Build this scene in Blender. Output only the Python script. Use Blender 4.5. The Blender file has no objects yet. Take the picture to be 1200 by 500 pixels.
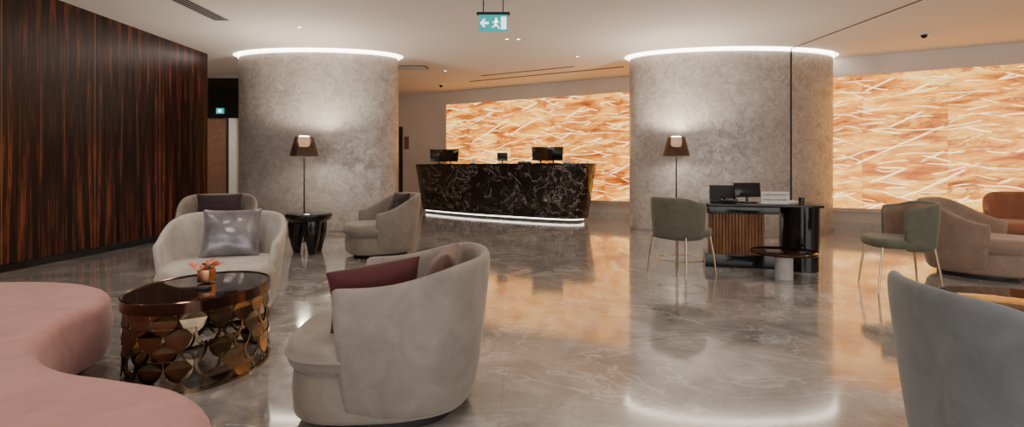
import bpy, bmesh, random, bisect
from math import *
from mathutils import Vector, Matrix
random.seed(7)
C=bpy.context.scene.collection
H=3.15; CAMH=1.12

# ------------------------------------------------------------ materials
class NT:
    def __init__(s,name):
        s.m=bpy.data.materials.new(name); s.m.use_nodes=True
        s.t=s.m.node_tree; s.n=s.t.nodes; s.l=s.t.links
        s.b=s.n['Principled BSDF']
    def node(s,typ,**kw):
        n=s.n.new(typ)
        for k,v in kw.items():
            if k.startswith('i_'): n.inputs[k[2:].replace('_',' ')].default_value=v
            else: setattr(n,k,v)
        return n
    def link(s,a,b): s.l.new(a,b)
    def math(s,op,a,b=None,c=None):
        n=s.n.new('ShaderNodeMath'); n.operation=op
        for i,v in enumerate((a,b,c)):
            if v is None: continue
            if isinstance(v,(int,float)): n.inputs[i].default_value=v
            else: s.link(v,n.inputs[i])
        return n.outputs[0]
    def ramp(s,fac,stops):
        n=s.n.new('ShaderNodeValToRGB'); e=n.color_ramp.elements
        while len(e)<len(stops): e.new(.5)
        for i,(p,c) in enumerate(stops):
            e[i].position=p; e[i].color=(*c,1) if len(c)==3 else c
        s.link(fac,n.inputs[0]); return n.outputs[0]
    def mix(s,fac,a,b,blend='MIX'):
        n=s.n.new('ShaderNodeMix'); n.data_type='RGBA'; n.blend_type=blend
        for sock,v in ((n.inputs[0],fac),(n.inputs[6],a),(n.inputs[7],b)):
            if isinstance(v,(int,float)): sock.default_value=v
            elif isinstance(v,tuple): sock.default_value=(*v,1)
            else: s.link(v,sock)
        return n.outputs[2]
    def coord(s,scale=(1,1,1),rot=(0,0,0),loc=(0,0,0)):
        tc=s.n.new('ShaderNodeTexCoord'); mp=s.n.new('ShaderNodeMapping')
        mp.inputs['Scale'].default_value=scale; mp.inputs['Rotation'].default_value=rot; mp.inputs['Location'].default_value=loc
        s.link(tc.outputs['Object'],mp.inputs[0]); return mp.outputs[0]
    def noise(s,vec,scale=5,detail=3,rough=.5,dist=0):
        n=s.node('ShaderNodeTexNoise',i_Scale=scale,i_Detail=detail,i_Roughness=rough,i_Distortion=dist)
        s.link(vec,n.inputs['Vector']); return n.outputs['Fac']
    def bump(s,h,st=.2,d=.01):
        n=s.node('ShaderNodeBump',i_Strength=st,i_Distance=d); s.link(h,n.inputs['Height'])
        s.link(n.outputs[0],s.b.inputs['Normal'])
    def set(s,**kw):
        for k,v in kw.items():
            k=k.replace('_',' ')
            if isinstance(v,(int,float)): s.b.inputs[k].default_value=v
            elif isinstance(v,tuple): s.b.inputs[k].default_value=(*v,1)
            else: s.link(v,s.b.inputs[k])

def plain(name,col,rough=.5,metal=0,var=.15,scale=12,**kw):
    m=NT(name); f=m.noise(m.coord(),scale,3)
    lo=tuple(c*(1-var) for c in col); hi=tuple(min(1,c*(1+var)) for c in col)
    m.set(Base_Color=m.ramp(f,[(.3,lo),(.7,hi)]),Roughness=rough,Metallic=metal,**kw); return m.m
def velvet(name,col,sheen=.3,var=.18):
    m=NT(name); v=m.coord(); f=m.noise(v,6,4,.6,.9)
    lo=tuple(c*(1-var) for c in col); hi=tuple(min(1,c*(1+var)) for c in col)
    m.set(Base_Color=m.ramp(f,[(.3,lo),(.7,hi)]),Roughness=.8,Sheen_Weight=sheen,Sheen_Roughness=.4)
    m.b.inputs['Sheen Tint'].default_value=(1,.93,.86,1)
    m.bump(m.noise(v,260,2),.15,.002); return m.m
def glow(name,col,st):
    m=NT(name); m.set(Base_Color=col,Emission_Color=col,Emission_Strength=st); return m.m

def m_wood():
    m=NT('ebony_veneer'); tc=m.n.new('ShaderNodeTexCoord'); sp=m.n.new('ShaderNodeSeparateXYZ')
    m.link(tc.outputs['Object'],sp.inputs[0])
    y=m.math('PINGPONG',sp.outputs[1],.62)
    wob=m.noise(m.coord((0,.6,.35)),1.6,2)
    y2=m.math('ADD',y,m.math('MULTIPLY',wob,.10))
    cb=m.n.new('ShaderNodeCombineXYZ'); m.link(y2,cb.inputs[0]); m.link(m.math('MULTIPLY',sp.outputs[2],.035),cb.inputs[1])
    f=m.noise(cb.outputs[0],11,5,.62)
    f2=m.noise(cb.outputs[0],44,3,.6)
    s=m.math('ADD',m.math('MULTIPLY',f,.68),m.math('MULTIPLY',f2,.32))
    col=m.ramp(s,[(.38,(.002,.001,.001)),(.48,(.011,.003,.002)),(.54,(.048,.011,.006)),(.60,(.16,.043,.018)),(.64,(.23,.072,.032)),(.68,(.012,.003,.002))])
    seam=m.math('LESS_THAN',m.math('PINGPONG',sp.outputs[1],.62),.006)
    m.set(Base_Color=m.mix(seam,col,(.24,.11,.055)),Roughness=.34,Specular_IOR_Level=.3); return m.m
def m_floor():
    m=NT('grey_marble_floor'); v=m.coord()
    big=m.noise(v,.8,5,.6,1.2)
    cloud=m.noise(v,2.2,8,.68,1.1)
    base=m.ramp(m.math('ADD',m.math('MULTIPLY',big,.45),m.math('MULTIPLY',cloud,.55)),[(.36,(.165,.158,.152)),(.5,(.30,.29,.28)),(.63,(.47,.455,.44))])
    def vein(sc,w,d,rz):
        n=m.noise(m.coord((1,1.6,1),(0,0,rz)),sc,6,.58,d)
        return m.ramp(m.math('ABSOLUTE',m.math('SUBTRACT',n,.5)),[(0,(1,1,1)),(w,(0,0,0))])
    v1=vein(.9,.009,.7,.5); v2=vein(2.3,.010,.5,-.8)
    c=m.mix(m.math('MULTIPLY',v1,.5),base,(.78,.76,.73)); c=m.mix(m.math('MULTIPLY',v2,.3),c,(.10,.09,.085))
    br=m.node('ShaderNodeTexBrick',offset=0.5); br.inputs['Scale'].default_value=1
    br.inputs['Brick Width'].default_value=1.2; br.inputs['Row Height'].default_value=.8; br.inputs['Mortar Size'].default_value=.0022
    m.link(v,br.inputs['Vector'])
    c=m.mix(m.math('MULTIPLY',br.outputs['Fac'],.4),c,(.12,.11,.10))
    rr=m.ramp(cloud,[(.3,(.07,)*3),(.7,(.15,)*3)])
    m.set(Base_Color=c,Roughness=rr,Specular_IOR_Level=1.0,Coat_Weight=.6,Coat_Roughness=.06); return m.m
def m_plaster():
    m=NT('silver_venetian_plaster'); v=m.coord()
    f=m.noise(v,8,6,.7,1.2); g=m.noise(v,2.2,3,.5)
    s=m.math('ADD',m.math('MULTIPLY',f,.75),m.math('MULTIPLY',g,.25))
    m.set(Base_Color=m.ramp(s,[(.38,(.36,.325,.30)),(.5,(.46,.42,.39)),(.62,(.58,.54,.505))]),
          Roughness=m.ramp(f,[(.38,(.48,)*3),(.62,(.28,)*3)]),Metallic=.25)
    m.bump(f,.3,.01); return m.m
def m_black_marble():
    m=NT('black_veined_marble'); v=m.coord()
    def vein(sc,w,d,r,dt=7):
        n=m.noise(m.coord((1,1,1.2),r),sc,dt,.6,d)
        return m.ramp(m.math('ABSOLUTE',m.math('SUBTRACT',n,.5)),[(0,(1,1,1)),(w,(0,0,0))])
    a=vein(1.6,.0085,1.2,(.3,.2,.5)); b=vein(3.6,.009,1.0,(1.2,.4,2)); msk=m.ramp(m.noise(v,1.5,3),[(.45,(0,0,0)),(.62,(1,1,1))])
    base=m.ramp(m.noise(v,3,5,.6),[(.35,(.004,.003,.003)),(.7,(.018,.011,.011))])
    c=m.mix(m.math('MULTIPLY',a,.9),base,(.5,.43,.41)); c=m.mix(m.math('MULTIPLY',b,msk),c,(.36,.30,.30))
    m.set(Base_Color=c,Roughness=.12); return m.m
def m_onyx():
    m=NT('backlit_onyx'); tc=m.n.new('ShaderNodeTexCoord')
    sn=m.node('ShaderNodeVectorMath',operation='SNAP'); sn.inputs[1].default_value=(1.22,5,.61)
    m.link(tc.outputs['Object'],sn.inputs[0])
    wn=m.node('ShaderNodeTexWhiteNoise',noise_dimensions='3D'); m.link(sn.outputs[0],wn.inputs['Vector'])
    mp=m.n.new('ShaderNodeMapping'); mp.inputs['Scale'].default_value=(.42,1,1.7); m.link(tc.outputs['Object'],mp.inputs[0])
    def n4(sc,dt,rg,ds):
        n=m.node('ShaderNodeTexNoise',noise_dimensions='4D',i_Scale=sc,i_Detail=dt,i_Roughness=rg,i_Distortion=ds)
        m.link(mp.outputs[0],n.inputs['Vector']); m.link(m.math('MULTIPLY',wn.outputs['Value'],.9),n.inputs['W']); return n.outputs['Fac']
    a=n4(2.0,8,.66,1.1)
    col=m.ramp(a,[(.30,(.15,.020,.0015)),(.38,(.37,.074,.005)),(.46,(.66,.20,.016)),(.54,(.92,.38,.042)),(.62,(1,.57,.125)),(.74,(1.15,.86,.38))])
    b=n4(2.2,8,.66,1.5)
    v=m.ramp(m.math('ABSOLUTE',m.math('SUBTRACT',b,.5)),[(0,(1,1,1)),(.035,(0,0,0))])
    vm=m.ramp(m.noise(m.coord((.6,1,1.3)),1.6,2),[(.42,(0,0,0)),(.55,(1,1,1))])
    col=m.mix(m.math('MULTIPLY',m.math('MULTIPLY',v,vm),.85),col,(.15,.020,.002))
    def lines(rot,sc,ds,seed,thr=.975):
        mp2=m.n.new('ShaderNodeMapping'); mp2.inputs['Rotation'].default_value=(0,rot,0); mp2.inputs['Location'].default_value=(seed,0,seed)
        m.link(tc.outputs['Object'],mp2.inputs[0])
        w=m.node('ShaderNodeTexWave',wave_type='BANDS',bands_direction='Z',i_Scale=sc,i_Distortion=ds,i_Detail=1.5)
        w.inputs['Detail Scale'].default_value=.75; w.inputs['Detail Roughness'].default_value=.35
        m.link(mp2.outputs[0],w.inputs['Vector'])
        l=m.ramp(w.outputs['Fac'],[(thr,(0,0,0)),(.998,(1,1,1))])
        k=m.ramp(m.noise(m.coord((.8,1,2.0),loc=(seed,seed,0)),2.2,2),[(.50,(0,0,0)),(.55,(1,1,1))])
        return m.math('MULTIPLY',l,k)
    l=m.math('MAXIMUM',lines(.16,1.3,5.0,0),lines(-.26,1.2,5.0,3.7))
    l=m.math('MAXIMUM',l,m.math('MAXIMUM',lines(.46,.8,2.5,9.1),lines(-.02,1.5,6.5,14.3)))
    col=m.mix(m.math('MULTIPLY',l,.8),col,(1.6,1.15,.55))
    sp=m.n.new('ShaderNodeSeparateXYZ'); m.link(tc.outputs['Object'],sp.inputs[0])
    j=m.math('MAXIMUM',m.math('LESS_THAN',m.math('PINGPONG',sp.outputs[0],.61),.005),m.math('LESS_THAN',m.math('PINGPONG',sp.outputs[2],.305),.004))
    col=m.mix(m.math('MULTIPLY',j,.45),col,(.30,.06,.01))
    m.set(Base_Color=(.2,.1,.04),Roughness=.25,Emission_Color=col,Emission_Strength=2.3); return m.m
def m_shade():
    m=NT('smoked_shade'); f=m.noise(m.coord(),10,2)
    m.set(Base_Color=m.ramp(f,[(.3,(.16,.11,.085)),(.7,(.22,.155,.12))]),Roughness=.12,Transmission_Weight=.7,Metallic=.35,IOR=1.2); return m.m

M=dict(wood=m_wood(),floor=m_floor(),plaster=m_plaster(),bmarble=m_black_marble(),onyx=m_onyx(),shade=m_shade(),
 ceil=plain('ceiling_paint',(.86,.80,.75),.8,var=.01,scale=1),
 wall=plain('wall_paint',(.74,.69,.64),.7,var=.03,scale=2),
 greige=velvet('greige_velvet',(.27,.235,.20)), light=velvet('pale_velvet',(.54,.50,.45)),
 brown=velvet('brown_velvet',(.27,.18,.135)),
 rust=velvet('rust_velvet',(.34,.13,.07)),
 slate=velvet('slate_velvet',(.18,.195,.21)), olive=velvet('olive_velvet',(.12,.12,.085)),
 pink=velvet('dusty_rose_velvet',(.48,.235,.22),.3,.12), burg=velvet('burgundy_velvet',(.07,.010,.012),.12), 
 plum=velvet('plum_velvet',(.035,.018,.024),.12), umber=velvet('umber_velvet',(.13,.07,.055)),
 silver=plain('silver_satin',(.25,.24,.26),.3,.45,.3,9,Sheen_Weight=.2),
 bronze=plain('polished_bronze',(.24,.17,.105),.14,1,.3,8),
 brass=plain('satin_brass',(.62,.47,.30),.22,1,.1),
 dbronze=plain('dark_bronze',(.07,.035,.022),.15,.85,.3),
 black=plain('black_lacquer',(.008,.008,.009),.12,0,.2), mblack=plain('matte_black',(.015,.015,.016),.5,0,.2),
 bglass=plain('black_glass',(.022,.013,.010),.05,0,.1,Specular_IOR_Level=.5),
 white=plain('white_plastic',(.75,.74,.72),.4,0,.03), stone=plain('white_stone',(.6,.58,.55),.3,0,.1),
 led=glow('led_white',(1,.93,.83),8), led2=glow('led_desk',(1,.90,.76),4), lampglow=glow('lamp_diffuser',(1,.86,.66),16),
 down=glow('downlight_lens',(1,.92,.8),10),
 steel=plain('elevator_bronze',(.27,.15,.10),.35,.3,.15), copper=plain('copper',(.55,.26,.14),.25,1,.1),
 flower=plain('orange_petal',(.75,.13,.03),.6,0,.4,30), screen=plain('screen_glass',(.02,.022,.027),.1,0,.1),
 slot=plain('vent_dark',(.03,.027,.025),.6,0,.1), green=glow('exit_green',(.03,.36,.36),.9), signw=glow('exit_white',(.85,1,.97),1.8),
 paper=plain('paper',(.75,.74,.72),.7,0,.03), ink=plain('ink',(.03,.03,.03),.6),
)
def m_flute():
    m=NT('walnut_fluted'); v=m.coord((1,1,.12)); f=m.noise(v,22,4)
    m.set(Base_Color=m.ramp(f,[(.3,(.13,.05,.02)),(.7,(.28,.13,.06))]),Roughness=.35); return m.m
M['walnut']=m_flute()

# ------------------------------------------------------------ geometry helpers
def finish(ob,mat,smooth,parent,ang=40):
    me=ob.data
    if mat: me.materials.append(M[mat] if isinstance(mat,str) else mat)
    if smooth:
        me.polygons.foreach_set('use_smooth',[True]*len(me.polygons))
        try: me.set_sharp_from_angle(angle=radians(ang))
        except Exception: pass
    C.objects.link(ob)
    if parent: ob.parent=parent
    return ob
def mesh(name,vs,fs,mat,smooth=False,parent=None,ang=40,sub=0):
    me=bpy.data.meshes.new(name); me.from_pydata([tuple(v) for v in vs],[],fs)
    bm=bmesh.new(); bm.from_mesh(me); bmesh.ops.recalc_face_normals(bm,faces=bm.faces); bm.to_mesh(me); bm.free()
    ob=bpy.data.objects.new(name,me); finish(ob,mat,smooth,parent,ang)
    if sub:
        s=ob.modifiers.new('s','SUBSURF'); s.levels=sub; s.render_levels=sub
    return ob
def empty(name,loc=(0,0,0),rz=0):
    e=bpy.data.objects.new(name,None); e.location=loc; e.rotation_euler=(0,0,rz); e.empty_display_size=.1; C.objects.link(e); return e
def box(name,c,s,mat,parent=None,bev=0,rot=(0,0,0)):
    bm=bmesh.new(); bmesh.ops.create_cube(bm,size=1)
    bmesh.ops.scale(bm,vec=s,verts=bm.verts)
    if bev: bmesh.ops.bevel(bm,geom=bm.edges[:],offset=bev,segments=3,affect='EDGES',profile=.5)
    me=bpy.data.meshes.new(name); bm.to_mesh(me); bm.free()
    ob=bpy.data.objects.new(name,me); ob.location=c; ob.rotation_euler=rot
    return finish(ob,mat,bool(bev),parent)
def loft(name,rings,mat,parent=None,cyc=True,caps=True,smooth=True,sub=0,ang=40,loop=False):
    n=len(rings[0]); vs=[p for r in rings for p in r]; fs=[]
    R=len(rings)
    for i in range(R if loop else R-1):
        k=(i+1)%R
        for j in range(n if cyc else n-1):
            a=i*n+j; b=i*n+(j+1)%n; c=k*n+(j+1)%n; d=k*n+j; fs.append((a,b,c,d))
    if caps and not loop:
        fs.append(tuple(range(n))); fs.append(tuple(range((R-1)*n,R*n)))
    return mesh(name,vs,fs,mat,smooth,parent,ang,sub)
def circ(cx,cy,z,rx,ry=None,n=48):
    ry=rx if ry is None else ry
    return [(cx+rx*cos(2*pi*i/n),cy+ry*sin(2*pi*i/n),z) for i in range(n)]
def lathe(name,prof,mat,parent=None,c=(0,0),n=40,ry=1,caps=True,ang=40):
    return loft(name,[circ(c[0],c[1],z,r,r*ry,n) for r,z in prof],mat,parent,caps=caps,ang=ang)
def tube(name,pts,rad,mat,parent=None,n=10,closed=False):
    pts=[Vector(p) for p in pts]; rings=[]
    for i,p in enumerate(pts):
        if closed: t=pts[(i+1)%len(pts)]-pts[i-1]
        else: t=pts[min(i+1,len(pts)-1)]-pts[max(i-1,0)]
        t.normalize(); up=Vector((0,0,1)) if abs(t.z)<.95 else Vector((1,0,0))
        u=t.cross(up).normalized(); v=t.cross(u).normalized()
        r=rad[i] if isinstance(rad,(list,tuple)) else rad
        rings.append([p+u*r*cos(2*pi*k/n)+v*r*sin(2*pi*k/n) for k in range(n)])
    return loft(name,rings,mat,parent,loop=closed)
def offs(pl,d):
    n=len(pl); out=[]
    A=sum(pl[i][0]*pl[(i+1)%n][1]-pl[(i+1)%n][0]*pl[i][1] for i in range(n))
    s=1 if A>0 else -1
    for i in range(n):
        a=Vector(pl[i-1]); b=Vector(pl[(i+1)%n]); t=(b-a).normalized()
        nrm=Vector((t.y,-t.x))*s
        out.append((pl[i][0]+nrm.x*d,pl[i][1]+nrm.y*d))
    return out
def pad(name,pl,z0,z1,r,mat,parent=None,dome=0,bulge=0):
    rings=[]; K=5
    for i in range(K+1):
        a=pi/2*i/K; o=offs(pl,-r*(1-sin(a))); rings.append([(x,y,z0+r*(1-cos(a))) for x,y in o])
    if bulge:
        o=offs(pl,bulge); rings.append([(x,y,(z0+z1)/2) for x,y in o])
    for i in range(K+1):
        a=pi/2*i/K; o=offs(pl,-r*(1-cos(a))); rings.append([(x,y,z1-r*(1-sin(a))) for x,y in o])
    return loft(name,rings,mat,parent,ang=60)
def superel(cx,cy,a,b,p=3.2,n=56):
    out=[]
    for i in range(n):
        t=2*pi*i/n; c,s=cos(t),sin(t)
        out.append((cx+a*copysign(abs(c)**(2/p),c),cy+b*copysign(abs(s)**(2/p),s)))
    return out
def catmull(P,k=8):
    out=[]; n=len(P)
    for i in range(n):
        p0,p1,p2,p3=[Vector(P[(i+j-1)%n]) for j in range(4)]
        for s in range(k):
            t=s/k
            q=.5*((2*p1)+(p2-p0)*t+(2*p0-5*p1+4*p2-p3)*t*t+(3*p1-p0-3*p2+p3)*t**3)
            out.append((q.x,q.y))
    return out
def pillow(name,loc,rot,w,h,t,mat):
    n=14; vs=[]; fs=[]
    for side in (1,-1):
        for i in range(n+1):
            for j in range(n+1):
                u=-1+2*i/n; v=-1+2*j/n
                x=w/2*u*(1-.09*(1-v*v)); z=h/2*v*(1-.09*(1-u*u))
                th=t/2*((1-abs(u)**2.4)*(1-abs(v)**2.4))**.5
                wr=(.006*sin(9*u+4*v)+.004*sin(13*v-6*u*v))*(1-u*u)*(1-v*v)
                vs.append((x,side*th+wr,z))
    N=(n+1)**2
    for s in range(2):
        for i in range(n):
            for j in range(n):
                a=s*N+i*(n+1)+j; fs.append((a,a+1,a+n+2,a+n+1))
    me=bpy.data.meshes.new(name); me.from_pydata(vs,[],fs)
    bm=bmesh.new(); bm.from_mesh(me); bmesh.ops.remove_doubles(bm,verts=bm.verts,dist=.0005); bmesh.ops.recalc_face_normals(bm,faces=bm.faces); bm.to_mesh(me); bm.free()
    ob=bpy.data.objects.new(name,me); ob.location=loc; ob.rotation_euler=rot
    finish(ob,mat,True,None,80); s=ob.modifiers.new('s','SUBSURF'); s.levels=1; s.render_levels=1; return ob

# ------------------------------------------------------------ room shell
box('floor',(.5,7,-.05),(20,20.5,.1),'floor')
WX=-5.59
box('wall_left',(WX-.06,3.2,H/2),(.12,12.4,H),'wood')
box('baseboard_left',(WX+.008,3.2,.045),(.016,12.4,.09),'black')
box('wall_corridor_side',(-7.4,9.34,H/2),(3.4,.1,H),'wall')
box('wall_corridor_end',(-9.05,10.4,H/2),(.1,2.3,H),'wall')
box('wall_corridor_back',(-6.75,11.56,H/2),(4.6,.12,H),'wall')
box('wall_recess_side',(-4.5,13.5,H/2),(.12,4.0,H),'wall')
box('wall_right',(10.05,2.4,H/2),(.1,10.9,H),'wall')
# front glazed wall
wf=empty('window_1',(0,0,0))
box('header',(2.2,-3.0,H-.15),(15.8,.15,.3),'wall',wf)
for i in range(8): box('mullion_%d'%(i+1),(-5.5+i*2.21,-3.0,(H-.3)/2),(.08,.1,H-.3),'mblack',wf)

# columns (oval plan) and ceiling with cove openings
COLS=[(-3.685,9.6,1.43,.60),(3.79,9.65,1.83,.76)]
GAP=.09
cu=bpy.data.curves.new('c','CURVE'); cu.dimensions='2D'; cu.fill_mode='BOTH'
def spl(pts):
    s=cu.splines.new('POLY'); s.points.add(len(pts)-1)
    for p,q in zip(s.points,pts): p.co=(q[0],q[1],0,1)
    s.use_cyclic_u=True
spl([(-9.2,-3.1),(10.2,-3.1),(10.2,17),(-9.2,17)])
for x,y,a,b in COLS: spl([(p[0],p[1]) for p in circ(x,y,0,a+GAP,b+GAP,96)])
co=bpy.data.objects.new('c',cu); C.objects.link(co); bpy.context.view_layer.update()
dg=bpy.context.evaluated_depsgraph_get(); me=bpy.data.meshes.new_from_object(co.evaluated_get(dg)); bpy.data.objects.remove(co)
ce=bpy.data.objects.new('ceiling',me); ce.location=(0,0,H); me.materials.clear(); me.materials.append(M['ceil']); C.objects.link(ce)
for i,(x,y,a,b) in enumerate(COLS):
    cv=empty('cove_recess')
    loft('cove_side',[circ(x,y,H,a+GAP,b+GAP,96),circ(x,y,H+.22,a+GAP,b+GAP,96)],'ceil',cv,caps=False)
    loft('cove_cap',[circ(x,y,H+.22,a+GAP,b+GAP,96),circ(x,y,H+.24,a+GAP,b+GAP,96)],'ceil',cv,ang=30)
    loft('cove_light',[circ(x,y,H-.05,a+.012,b+.012,96),circ(x,y,H+.14,a+.012,b+.012,96)],'led',cv,caps=False)
    cl=empty('column')
    loft('column_shaft',[circ(x,y,.06,a,b,96),circ(x,y,1.6,a,b,96),circ(x,y,H+.2,a,b,96)],'plaster',cl,ang=30)
    loft('column_base',[circ(x,y,0,a-.02,b-.02,96),circ(x,y,.07,a-.02,b-.02,96)],'plaster',cl,ang=30)
# joint strip on the right column and across ceiling
sx=4.55; sy=9.65-.76*sqrt(1-((sx-3.79)/1.83)**2)
box('trim_1',(sx,sy-.003,H/2),(.022,.02,H),'mblack')
dy=sy-2.0
box('trim_2',((sx+5.75)/2-.25,(sy+2)/2,H-.004),(.025,hypot(dy,.7),.006),'mblack',rot=(0,0,atan2(.7,dy)))

# back wall, angled
ang=atan2(-.55,1.0); ux,uy=cos(ang),sin(ang)
def bw(X,off=0):
    return Vector((X,12.94-.55*X,0))+Vector((uy,-ux,0))*off
def wallbox(name,X0,X1,z0,z1,off,th,mat,parent=None):
    a=bw(X0,off-th/2); b=bw(X1,off-th/2); c=(a+b)/2; L=(b-a).length
    return box(name,(c.x,c.y,(z0+z1)/2),(L,th,z1-z0),mat,parent,rot=(0,0,ang))
wallbox('wall_back',-4.6,10.1,0,H,0,.12,'wall')
wallbox('onyx_light_wall',-1.99,10.0,.40,2.80,.03,.05,'onyx')
wallbox('trim_3',-2.0,10.0,.34,.40,.09,.1,'stone')
wallbox('baseboard_back',-3.05,10.0,0,.14,.02,.03,'stone')
wallbox('trim_4',-2.03,-1.99,.34,2.84,.05,.08,'wall')
wallbox('trim_5',-2.03,10.0,2.80,2.84,.05,.08,'wall')
d=empty('door_1')
wallbox('door_leaf',-4.0,-3.42,0.01,2.2,.03,.05,'stone',d); wallbox('door_frame',-3.42,-3.34,0,2.28,.05,.08,'mblack',d)
wallbox('wall_plaque',-3.28,-3.14,1.65,2.0,.02,.03,'steel')

# elevator at corridor back
e=empty('elevator_door')
box('header_panel',(-6.95,11.47,2.64),(1.7,.06,.86),'black',e)
box('leaf_1',(-7.32,11.48,1.1),(.60,.04,2.2),'steel',e); box('leaf_2',(-6.70,11.48,1.1),(.60,.04,2.2),'steel',e)
box('jamb',(-6.25,11.46,1.1),(.16,.1,2.2),'white',e); box('jamb_2',(-6.36,11.46,1.1),(.05,.1,2.2),'mblack',e)
box('jamb_3',(-7.70,11.46,1.1),(.16,.1,2.2),'white',e)
s=empty('exit_sign'); box('plate',(-6.52,11.42,2.36),(.16,.03,.12),'green',s); box('pictogram',(-6.52,11.402,2.36),(.07,.006,.06),'signw',s)

# ceiling fittings
def downlight(x,y,power=45,spot=True,r=.032):
    e=empty('ceiling_downlight',(x,y,H))
    lathe('rim',[(r*.8,-.006),(r*1.35,-.010),(r*1.45,-.001),(r*1.45,.0)],'white',e,n=20,caps=False)
    lathe('lens',[(r*.85,-.003),(r*.85,-.001)],'down',e,n=20)
    if spot:
        L=bpy.data.lights.new('lamp','SPOT'); L.energy=power; L.spot_size=radians(125); L.spot_blend=1; L.shadow_soft_size=.2; L.color=(1,.85,.71)
        o=bpy.data.objects.new('lamp',L); o.location=(0,0,-.03); o.parent=e; C.objects.link(o)
for x in (-4.2,-1.9,.4,2.7,5.2):
    for y in (.6,2.9,5.2): downlight(x,y,90)
downlight(-.24,8.3,90); downlight(-.06,8.3,90,False); downlight(-1.6,11,120); downlight(1.0,9.6,110)
downlight(7.5,5.0,100); downlight(-6.6,10.5,170); downlight(-3.2,7.6,60)
v=empty('air_vent',(-4.1,6.75,H),0)
box('frame',(0,0,-.006),(.26,1.0,.01),'white',v); 
for i in range(4): box('slot_%d'%i,(-.075+i*.05,0,-.013),(.03,.94,.006),'slot',v)
v=empty('air_vent',(-2.2,10.6,H)); box('frame',(0,0,-.006),(.6,.3,.012),'slot',v)
for i in range(4): box('blade_%d'%i,(0,-.1+i*.066,-.014),(.56,.012,.01),'white',v)
v=empty('slot_diffuser',(.4,11.45,H-.001),ang)
box('slot',(0,0,-.004),(3.7,.05,.008),'slot',v); box('slot_b',(-.1,-.5,-.004),(2.2,.04,.008),'slot',v)
def dome(x,y):
    v=empty('security_camera',(x,y,H)); lathe('base',[(.07,-.001),(.07,-.03),(.05,-.04)],'white',v,n=20); lathe('dome',[(.045,-.035),(.04,-.065),(.02,-.085),(.003,-.09)],'black',v,n=20)
dome(6.0,7.9); dome(-1.95,12.7)

# exit sign (hanging)
s=empty('exit_sign',(-.35,6.4,0)); 
box('bracket',(0,0,2.99),(.40,.05,.03),'mblack',s); box('rod_1',(-.12,0,3.075),(.012,.012,.15),'mblack',s); box('rod_2',(.12,0,3.075),(.012,.012,.15),'mblack',s)
box('panel',(0,0,2.875),(.35,.02,.2),'green',s)
def flat(name,pts,y,mat,p):
    return mesh(name,[(x,y,z) for x,z in pts]+[(x,y-.003,z) for x,z in pts],[tuple(range(len(pts))),tuple(range(len(pts),2*len(pts)))]+[(i,(i+1)%len(pts),len(pts)+(i+1)%len(pts),len(pts)+i) for i in range(len(pts))],mat,False,p)
def sg(pts,cx,cz=2.875,k=1): return [(cx+x*k,cz+z*k) for x,z in pts]
flat('arrow',sg([(-.055,0),(-.01,.05),(.012,.05),(-.018,.014),(.05,.014),(.05,-.014),(-.018,-.014),(.012,-.05),(-.01,-.05)],-.105),-.0105,'signw',s)
flat('doorway',sg([(-.032,-.075),(-.032,.075),(.032,.075),(.032,-.075)],.125),-.0105,'signw',s)
flat('man_head',sg([(.014*cos(t*pi/6),.05+.014*sin(t*pi/6)) for t in range(12)],.035),-.0105,'signw',s)
flat('man_body',sg([(-.005,.03),(.018,.03),(.012,-.012),(-.012,-.012)],.03),-.0105,'signw',s)
flat('man_arms',sg([(-.04,.005),(-.005,.033),(.02,.03),(.045,.004),(.038,-.002),(.014,.016),(-.004,.02),(-.034,-.004)],.03),-.0105,'signw',s)
flat('man_leg_1',sg([(-.012,-.01),(.01,-.012),(.035,-.04),(.05,-.07),(.038,-.072),(.02,-.048),(-.004,-.03)],.03),-.0105,'signw',s)
flat('man_leg_2',sg([(-.012,-.008),(.004,-.02),(-.014,-.05),(-.05,-.055),(-.05,-.044),(-.024,-.04)],.03),-.0105,'signw',s)

# ------------------------------------------------------------ reception desk
rd=empty('reception_desk')
front=[(-2.68,13.45),(-2.05,12.72),(-1.25,12.02),(-.35,11.40),(.42,10.93),(.95,10.72),(1.36,10.82),(1.54,11.25),(1.25,11.75),(.6,12.1),(-.4,12.6),(-1.4,13.25),(-2.25,13.75)]
pl=catmull(front,8)
DZ=1.20
rings=[]
for z,o in ((.08,-.16),(.12,-.14),(.5,-.08),(.9,-.02),(1.12,.02),(DZ-.01,.03),(DZ,.02)):
    rings.append([(x,y,z) for x,y in offs(pl,o)])
loft('marble_body',rings,'bmarble',rd,ang=35)
loft('plinth',[[(x,y,z) for x,y in offs(pl,-.26)] for z in (0,.09)],'mblack',rd,ang=30)
loft('base_light',[[(x,y,z) for x,y in offs(pl,-.235)] for z in (.045,.07)],'led2',rd,ang=30)
loft('top_edge',[[(x,y,z) for x,y in offs(pl,o)] for z,o in ((DZ,.035),(DZ+.025,.035))],'black',rd,ang=30)
def monitor(name,x,y,z,rz,w=.5,h=.3,tilt=-.12):
    m=empty(name,(x,y,z),rz)
    lathe('foot',[(.11,0),(.11,.012),(.02,.016)],'black',m,n=24)
    tube('neck',[(0,.0,.01),(0,.02,.16)],.016,'black',m)
    box('screen',(0,0,.06+h/2),(w,.025,h),'black',m,.006,(tilt,0,0)); box('display',(0,.014,.06+h/2),(w*.94,.004,h*.9),'screen',m,0,(tilt,0,0))
for x,y,r,w in ((-2.05,13.05,.5,.46),(-1.75,12.9,-.4,.44),(-.45,12.0,.2,.24),(.40,11.40,.45,.42),(.67,11.45,-.5,.46)):
    monitor('computer_monitor',x,y,DZ+.026,r,w,.30 if w>.3 else .19)
box('document_tray',(.05,11.85,DZ+.05),(.3,.22,.05),'black',None,.006)
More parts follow.
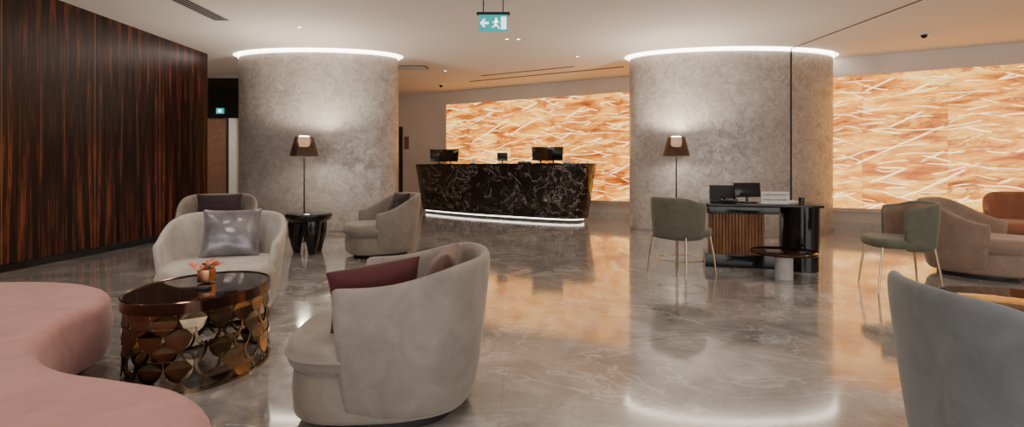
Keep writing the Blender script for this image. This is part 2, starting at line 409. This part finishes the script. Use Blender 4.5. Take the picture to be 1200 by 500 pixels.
for x,y in ((-1.15,12.35),(.95,11.15)):
    b=empty('card_holder',(x,y,DZ+.026),-.4); box('base',(0,0,.006),(.12,.08,.012),'black',b); box('card',(0,.01,.05),(.1,.004,.08),'paper',b,0,(-.2,0,0))

# ------------------------------------------------------------ armchair
def armchair(name,x,y,face,mat,seatmat=None,scale=1,hb=.80,hf=.57,pw=1.0,sz=.42):
    e=empty(name,(x,y,0),radians(face)+pi/2); e.scale=(scale,)*3
    seatmat=seatmat or mat
    rx=.46; path=[]
    for i in range(5): path.append((rx*(.97+.03*i/4),-.24+.26*i/5,(1,0)))
    N=22
    for i in range(N+1):
        a=pi*i/N; c,s_=cos(a),sin(a)
        path.append((rx*copysign(abs(c)**.85,c),.02+.44*abs(s_)**.85,(c,s_)))
    for i in range(5): path.append((-rx*(1-.03*(i+0)/4),.02-.26*(i+1)/5,(-1,0)))
    path[-1]=(-rx*.97,-.24,(-1,0))
    rings=[]
    for px,py,(nx,ny) in path:
        t=max(0,min(1,(py+.24)/.66)); t=(t*t*(3-2*t))**pw; top=hf+(hb-hf)*t
        bk=max(0,py)/.46
        def P(k,o,z=None):
            zz=.05+(top-.05)*k if z is None else z
            kk=(zz-.05)/(hb-.05)
            f=.79+.21*kk**.85
            X=px*f; Y=(py-.05)*(f-.02*bk)+.05
            return (X-nx*o,Y-ny*o,zz)
        th=.06
        ring=[P(0,0),P(.3,0),P(.62,0),P(.9,0),P(.975,.006),P(1,th*.5),P(.975,th-.006),P(.9,th),P(.62,th+.01),P(0,th+.02,.30),P(0,th+.02,.12),P(0,th,.05)]
        rings.append(ring)
    def endring(r,dy,sc):
        c=Vector((0,0,0)); 
        for p in r: c+=Vector(p)
        c/=len(r)
        return [tuple(Vector((c.x+(p[0]-c.x)*sc,p[1]+dy,c.z+(p[2]-c.z)*(1-(1-sc)*.12))) ) for p in r]
    rings=[endring(rings[0],-.025,.45)]+rings+[endring(rings[-1],-.025,.45)]
    loft('shell',rings,mat,e,sub=1,ang=180)
    sp=superel(0,-.11,.385,.40,3.0)
    sb=superel(0,-.11,.355,.375,3.0)
    pad('seat_base',sb,.045,.28,.03,seatmat,e,bulge=.006)
    pad('seat_cushion',sp,.265,sz,.055,seatmat,e,bulge=.012)
    pad('plinth',superel(0,-.06,.31,.33,2.6),0,.05,.005,'mblack',e)
    return e
def world(e,p):
    return Matrix.Translation(e.location)@Matrix.Rotation(e.rotation_euler[2],4,'Z')@Vector(p)
def put_pillow(e,p,w,h,t,mat,lean=-.3,yaw=0,roll=0):
    q=world(e,p); pillow('throw_pillow',q,(lean,roll,e.rotation_euler[2]+yaw),w,h,t,mat)

c1=armchair('armchair',-.58,2.55,186,'greige',scale=.96,hb=.76,hf=.665,pw=1.7,sz=.405)
put_pillow(c1,(.14,-.10,.545),.44,.34,.18,'burg',-.32,-1.2,.10)
put_pillow(c1,(-.02,.18,.585),.42,.34,.14,'umber',-.42,-.1)
c2=armchair('armchair',-2.32,4.12,-72,'light',hb=.765,hf=.58)
put_pillow(c2,(.02,.15,.60),.46,.43,.17,'silver',-.38,0)
c3=armchair('armchair',-3.74,6.5,-66,'greige')
put_pillow(c3,(0,.17,.63),.54,.38,.15,'plum',-.35)
c4=armchair('armchair',-1.80,6.95,213,'greige')
put_pillow(c4,(0.0,.18,.62),.40,.40,.14,'plum',-.35,.2)
c5=armchair('armchair',4.78,5.65,-52,'brown','brown')
c6=armchair('armchair',1.71,1.66,-6,'slate',hb=.755,hf=.44,pw=2.4,sz=.38)
c7=armchair('armchair',6.75,7.1,-130,'rust')

# ------------------------------------------------------------ dining style chair
def side_chair(name,x,y,face,outer,inner,ring=False):
    e=empty(name,(x,y,0),radians(face)+pi/2)
    pad('seat',superel(0,-.02,.27,.26,3.2),.40,.49,.035,inner if inner!='brown' else outer,e)
    rings=[]; N=22
    for i in range(N+1):
        a=radians(-14)+radians(208)*i/N; c,s_=cos(a),sin(a)
        px=.29*copysign(abs(c)**.7,c); py=.03+.25*copysign(abs(s_)**.7,s_)
        top=.83-.05*(1-max(0,s_))**2
        def P(z,o):
            f=.93+.07*(z-.38)/.45
            return (px*f-c*o,py*f-s_*o+(.03*(z-.38) if s_>0 else 0),z)
        rings.append([P(.37,.0),P(.5,0),P(.7,0),P(top-.03,0),P(top,.022),P(top-.03,.045),P(.7,.048),P(.5,.05),P(.38,.05)])
    b=loft('backrest',rings,outer,e,sub=1,ang=180)
    b.data.materials.append(M[inner])
    for p in b.data.polygons:
        js=[v%9 for v in p.vertices]
        if len(p.vertices)==4 and min(js)>=5: p.material_index=1
    for i,(sx,sy) in enumerate(((1,1),(-1,1),(-1,-1),(1,-1))):
        tube('leg_%d'%(i+1),[(sx*.21,sy*.2,.41),(sx*.235,sy*.23,.2),(sx*.25,sy*.25,0)],[.011,.010,.008],'brass',e,8)
    if ring: tube('foot_ring',[(.245*cos(2*pi*i/40),.245*sin(2*pi*i/40),.16) for i in range(40)],.006,'brass',e,8,closed=True)
side_chair('side_chair',1.70,5.65,35,'olive','olive',True)
side_chair('side_chair',3.50,4.92,165,'olive','brown')

# ------------------------------------------------------------ curved pink sofa
P=[(-3.35,3.28),(-2.85,3.3),(-2.45,3.12),(-2.22,2.82),(-2.14,2.50),(-2.03,2.26),(-1.86,2.04),(-1.62,1.88),(-1.36,1.80),(-1.08,1.70),(-.87,1.48),(-.86,1.16),(-1.12,.90),(-1.5,.78),(-2.1,.86),(-2.75,1.2),(-3.3,1.8),(-3.6,2.5),(-3.6,3.0)]
pl=catmull(P,6); so=empty('curved_sofa')
pad('upholstery',pl,.10,.42,.06,'pink',so,bulge=.01)
pad('plinth',offs(pl,-.12),0,.11,.01,'mblack',so)  # recessed support coloured black to stand in for the shadow under the sofa

# ------------------------------------------------------------ coffee table with fish-scale skirt
ct=empty('coffee_table',(-1.82,3.0,0))
ax,ay,TH=.335,.43,.455
loft('rim',[circ(0,0,z,ax+o,ay+o,72) for z,o in ((TH-.055,-.008),(TH-.055,.0),(TH,.0),(TH+.004,-.006),(TH,-.012),(TH-.055,-.012))],'dbronze',ct,caps=False,loop=True)
loft('glass_top',[circ(0,0,z,ax-.012,ay-.012,72) for z in (TH-.012,TH-.003)],'bglass',ct)
loft('base_ring',[circ(0,0,z,ax+o,ay+o,72) for z,o in ((0,-.02),(0,0),(.014,0),(.014,-.02))],'bronze',ct,loop=True)
per=[(ax*cos(t*2*pi/720),ay*sin(t*2*pi/720)) for t in range(721)]
cum=[0]
for i in range(720): cum.append(cum[-1]+hypot(per[i+1][0]-per[i][0],per[i+1][1]-per[i][1]))
L=cum[-1]
def surf(sv):
    sv%=L; i=min(bisect.bisect_right(cum,sv)-1,719); f=(sv-cum[i])/(cum[i+1]-cum[i]); t=(i+f)*2*pi/720
    n=Vector((cos(t)/ax,sin(t)/ay,0)).normalized()
    return Vector((ax*cos(t),ay*sin(t),0)),n
vs=[];fs=[]
NS=18; pw=L/NS
for row in range(5):
    ztop=TH-.05-row*.079; hh=.105 if row<4 else .09
    for k in range(NS):
        s0=(k+.5*(row%2))*pw; w=pw*.95; tilt=random.uniform(.0,.010)
        lattice = row>=1 and random.random()<.45
        if lattice:   # open U-shaped frame
            o=[(-.5,0),(-.5,-.35),(-.45,-.58),(-.33,-.80),(-.17,-.95),(0,-1),(.17,-.95),(.33,-.80),(.45,-.58),(.5,-.35),(.5,0)]
            inn=[(u*.80,vv*.84) for u,vv in o]
            m=len(o); b0=len(vs)
            for off in (0,-.006):
                for u,vv in o+inn:
                    p,n=surf(s0+u*w); q=p+n*(-.014+off+.006*(row%2)); vs.append((q.x,q.y,max(.004,ztop+vv*hh)))
            for i in range(m-1):
                fs.append((b0+i,b0+i+1,b0+m+i+1,b0+m+i)); fs.append((b0+2*m+i,b0+2*m+i+1,b0+3*m+i+1,b0+3*m+i))
                fs.append((b0+i,b0+i+1,b0+2*m+i+1,b0+2*m+i)); fs.append((b0+m+i,b0+m+i+1,b0+3*m+i+1,b0+3*m+i))
            continue
        outl=[(-.5,0),(-.25,.0),(0,0),(.25,0),(.5,0),(.5,-.35),(.45,-.58),(.33,-.80),(.17,-.95),(0,-1),(-.17,-.95),(-.33,-.80),(-.45,-.58),(-.5,-.35)]
        b0=len(vs)
        for off in (0,-.006):
            for u,vv in outl:
                p,n=surf(s0+u*w); q=p+n*(-.014+off+tilt*(-vv)+.006*(row%2)); vs.append((q.x,q.y,max(.004,ztop+vv*hh)))
        m=len(outl); fs.append(tuple(range(b0,b0+m))); fs.append(tuple(range(b0+m,b0+2*m)))
        for i in range(m): fs.append((b0+i,b0+(i+1)%m,b0+m+(i+1)%m,b0+m+i))
mesh('scales',vs,fs,'bronze',False,ct)
fv=empty('flower_vase',(-1.85,3.10,TH))
box('cube_vase',(0,0,.04),(.07,.07,.075),'copper',fv,.004)
for i in range(26):
    a=random.uniform(0,2*pi); r=random.uniform(.02,.075); z=random.uniform(.08,.12)
    q=Vector((cos(a)*r,sin(a)*r,z)); t=Vector((cos(a),sin(a),random.uniform(.1,.7))).normalized(); s_=t.cross(Vector((0,0,1))).normalized()*.014
    mesh('petal_%d'%i,[q-t*.02,q+s_,q+t*.035,q-s_,q+Vector((0,0,.006))],[(0,1,4),(1,2,4),(2,3,4),(3,0,4)],'flower',False,fv)
tube('stems',[(0,0,.06),(.01,0,.10)],.02,'olive',fv)
box('matchbox',(-1.76,2.92,TH+.006),(.07,.045,.014),'mblack',None,.002)

# ------------------------------------------------------------ organic side table + floor lamps
st=empty('side_table',(-2.84,7.05,0))
lathe('top',[(.20,.40),(.27,.44),(.295,.49),(.295,.515),(.285,.525),(.0005,.52)],'black',st,n=40,ang=60)
for i in range(3):
    a=radians(-90+120*i+35)
    tube('leg_%d'%(i+1),[(cos(a)*.12,sin(a)*.12,.46),(cos(a)*.15,sin(a)*.15,.36),(cos(a)*.165,sin(a)*.165,.22),(cos(a)*.165,sin(a)*.165,.1),(cos(a)*.155,sin(a)*.155,0)],[.13,.12,.095,.065,.045],'black',st,18)
def floor_lamp(x,y,hh=1.57):
    e=empty('floor_lamp',(x,y,0))
    lathe('base',[(.15,0),(.15,.012),(.03,.022)],'dbronze',e)
    tube('pole',[(0,0,.015),(0,0,hh-.2)],.011,'dbronze',e,12)
    r1,r2=.21,.13; z0,z1=hh-.31,hh-.015; rings=[]
    for z,r in ((z0,r1),(z1,r2),(z1,r2-.006),(z0,r1-.006)):
        rings.append([((r+(.004 if i%2 else 0))*cos(2*pi*i/48),(r+(.004 if i%2 else 0))*sin(2*pi*i/48),z) for i in range(48)])
    loft('shade',rings,'shade',e,loop=True,smooth=False)
    lathe('diffuser',[(.06,z1-.15),(.085,z1-.11),(.085,z1-.02),(.07,hh+.002)],'lampglow',e)
    for zz,en,rx in ((hh+.03,130,pi),(z0+.02,22,0)):
        L=bpy.data.lights.new('bulb','SPOT'); L.energy=en; L.color=(1,.86,.68); L.shadow_soft_size=.07; L.spot_size=radians(175); L.spot_blend=.35
        o=bpy.data.objects.new('bulb',L); o.location=(0,0,zz); o.rotation_euler=(rx,0,0); o.parent=e; C.objects.link(o)
floor_lamp(-3.38,8.2,1.62); floor_lamp(2.46,8.45,1.63)

# ------------------------------------------------------------ guest relations desk
gd=empty('work_desk',(2.73,6.15,0),radians(-14))
box('desk_top',(0,0,.705),(1.24,.62,.03),'black',gd,.008)
box('modesty_panel',(-.26,-.10,.38),(.56,.30,.46),'walnut',gd)
for i in range(17): tube('flute_%d'%i,[(-.535+i*.0345,-.255,.15),(-.535+i*.0345,-.255,.61)],.016,'walnut',gd,8)
box('fascia',(-.2,-.1,.65),(.75,.36,.08),'black',gd,.004)
box('plinth',(-.2,-.08,.075),(.78,.36,.15),'black',gd,.004)
loft('curved_pedestal',[[(.42+.20*cos(a)*1.0,-.10+.30*sin(a),z) for a in [2*pi*i/40 for i in range(40)]] for z in (0,.70)],'black',gd)
def onDesk(x,y,z=.722):
    return Matrix.Translation(gd.location)@Matrix.Rotation(gd.rotation_euler[2],4,'Z')@Vector((x,y,z))
q=onDesk(-.1,.05); monitor('computer_monitor',q.x,q.y,q.z,.2,.34,.17)
q=onDesk(-.36,.1); b=empty('laptop',q,-.3); box('base',(0,0,.01),(.3,.22,.016),'mblack',b,.004); box('lid',(0,.12,.1),(.3,.012,.19),'mblack',b,.004,(-.25,0,0))
q=onDesk(-.33,-.16,.73); b=empty('telephone',q,-.2); box('body',(0,0,.03),(.17,.17,.04),'black',b,.01,(.1,0,0)); tube('handset',[(-.06,-.08,.06),(-.065,0,.072),(-.06,.07,.06)],[.018,.011,.018],'black',b)
def text(name,s,size,loc,mat,parent):
    cu=bpy.data.curves.new(name,'FONT'); cu.body=s; cu.size=size; cu.align_x='CENTER'; cu.extrude=.0006
    o=bpy.data.objects.new(name,cu); C.objects.link(o); bpy.context.view_layer.update()
    me=bpy.data.meshes.new_from_object(o.evaluated_get(bpy.context.evaluated_depsgraph_get())); bpy.data.objects.remove(o)
    me.materials.clear(); me.materials.append(M[mat]); o=bpy.data.objects.new(name,me); o.location=loc; o.rotation_euler=(pi/2,0,0); o.parent=parent; C.objects.link(o)
q=onDesk(.16,-.16); b=empty('desk_sign',q,-.1)
box('card',(0,0,.07),(.30,.006,.13),'paper',b); box('card_foot',(0,.02,.004),(.3,.06,.008),'paper',b)
text('line_1','GUEST RELATIONS',.031,(0,-.0045,.09),'ink',b); text('line_2','PHONE CHARGER',.031,(0,-.0045,.035),'ink',b)
q=onDesk(.45,-.08); b=empty('pen_holder',q); lathe('cup',[(.03,0),(.03,.07),(.026,.07),(.026,.01)],'black',b,n=20)
q=onDesk(.3,.1); box('paper_stack',(q.x,q.y,q.z+.01),(.3,.21,.02),'paper',None,0,(0,0,-.3))

rt=empty('round_glass_table',(2.66,5.38,0))
lathe('top',[(.30,.262),(.31,.268),(.31,.276),(.30,.28)],'bglass',rt,n=56); lathe('rim',[(.312,.258),(.316,.264),(.316,.28),(.312,.284)],'dbronze',rt,n=56,caps=False)
lathe('pedestal',[(.085,0),(.085,.26)],'stone',rt)
dt=empty('oval_table',(2.50,2.62,0))
loft('top',[circ(0,0,z,.40+o,.38+o,64) for z,o in ((.42,-.01),(.43,0),(.45,0),(.455,-.01))],'bglass',dt)
lathe('skirt',[(.34,.02),(.34,.42)],'dbronze',dt,n=56); lathe('foot',[(.36,0),(.36,.02)],'dbronze',dt,n=56)
rt=empty('round_table',(7.3,6.2,0)); lathe('top',[(.3,.44),(.31,.45),(.3,.46)],'bglass',rt); lathe('stem',[(.15,0),(.15,.01),(.02,.02),(.02,.44)],'brass',rt)

# ------------------------------------------------------------ light, world, camera
w=bpy.data.worlds.new('world'); bpy.context.scene.world=w; w.use_nodes=True
w.node_tree.nodes['Background'].inputs[0].default_value=(1,.96,.92,1); w.node_tree.nodes['Background'].inputs[1].default_value=2.4
cd=bpy.data.cameras.new('camera'); cam=bpy.data.objects.new('camera',cd); C.objects.link(cam)
cam.location=(0,0,CAMH); cam.rotation_euler=(pi/2,0,0); cd.sensor_width=36; cd.lens=18.6; cd.shift_x=-.01; cd.shift_y=-.044; cd.clip_start=.05
bpy.context.scene.camera=cam
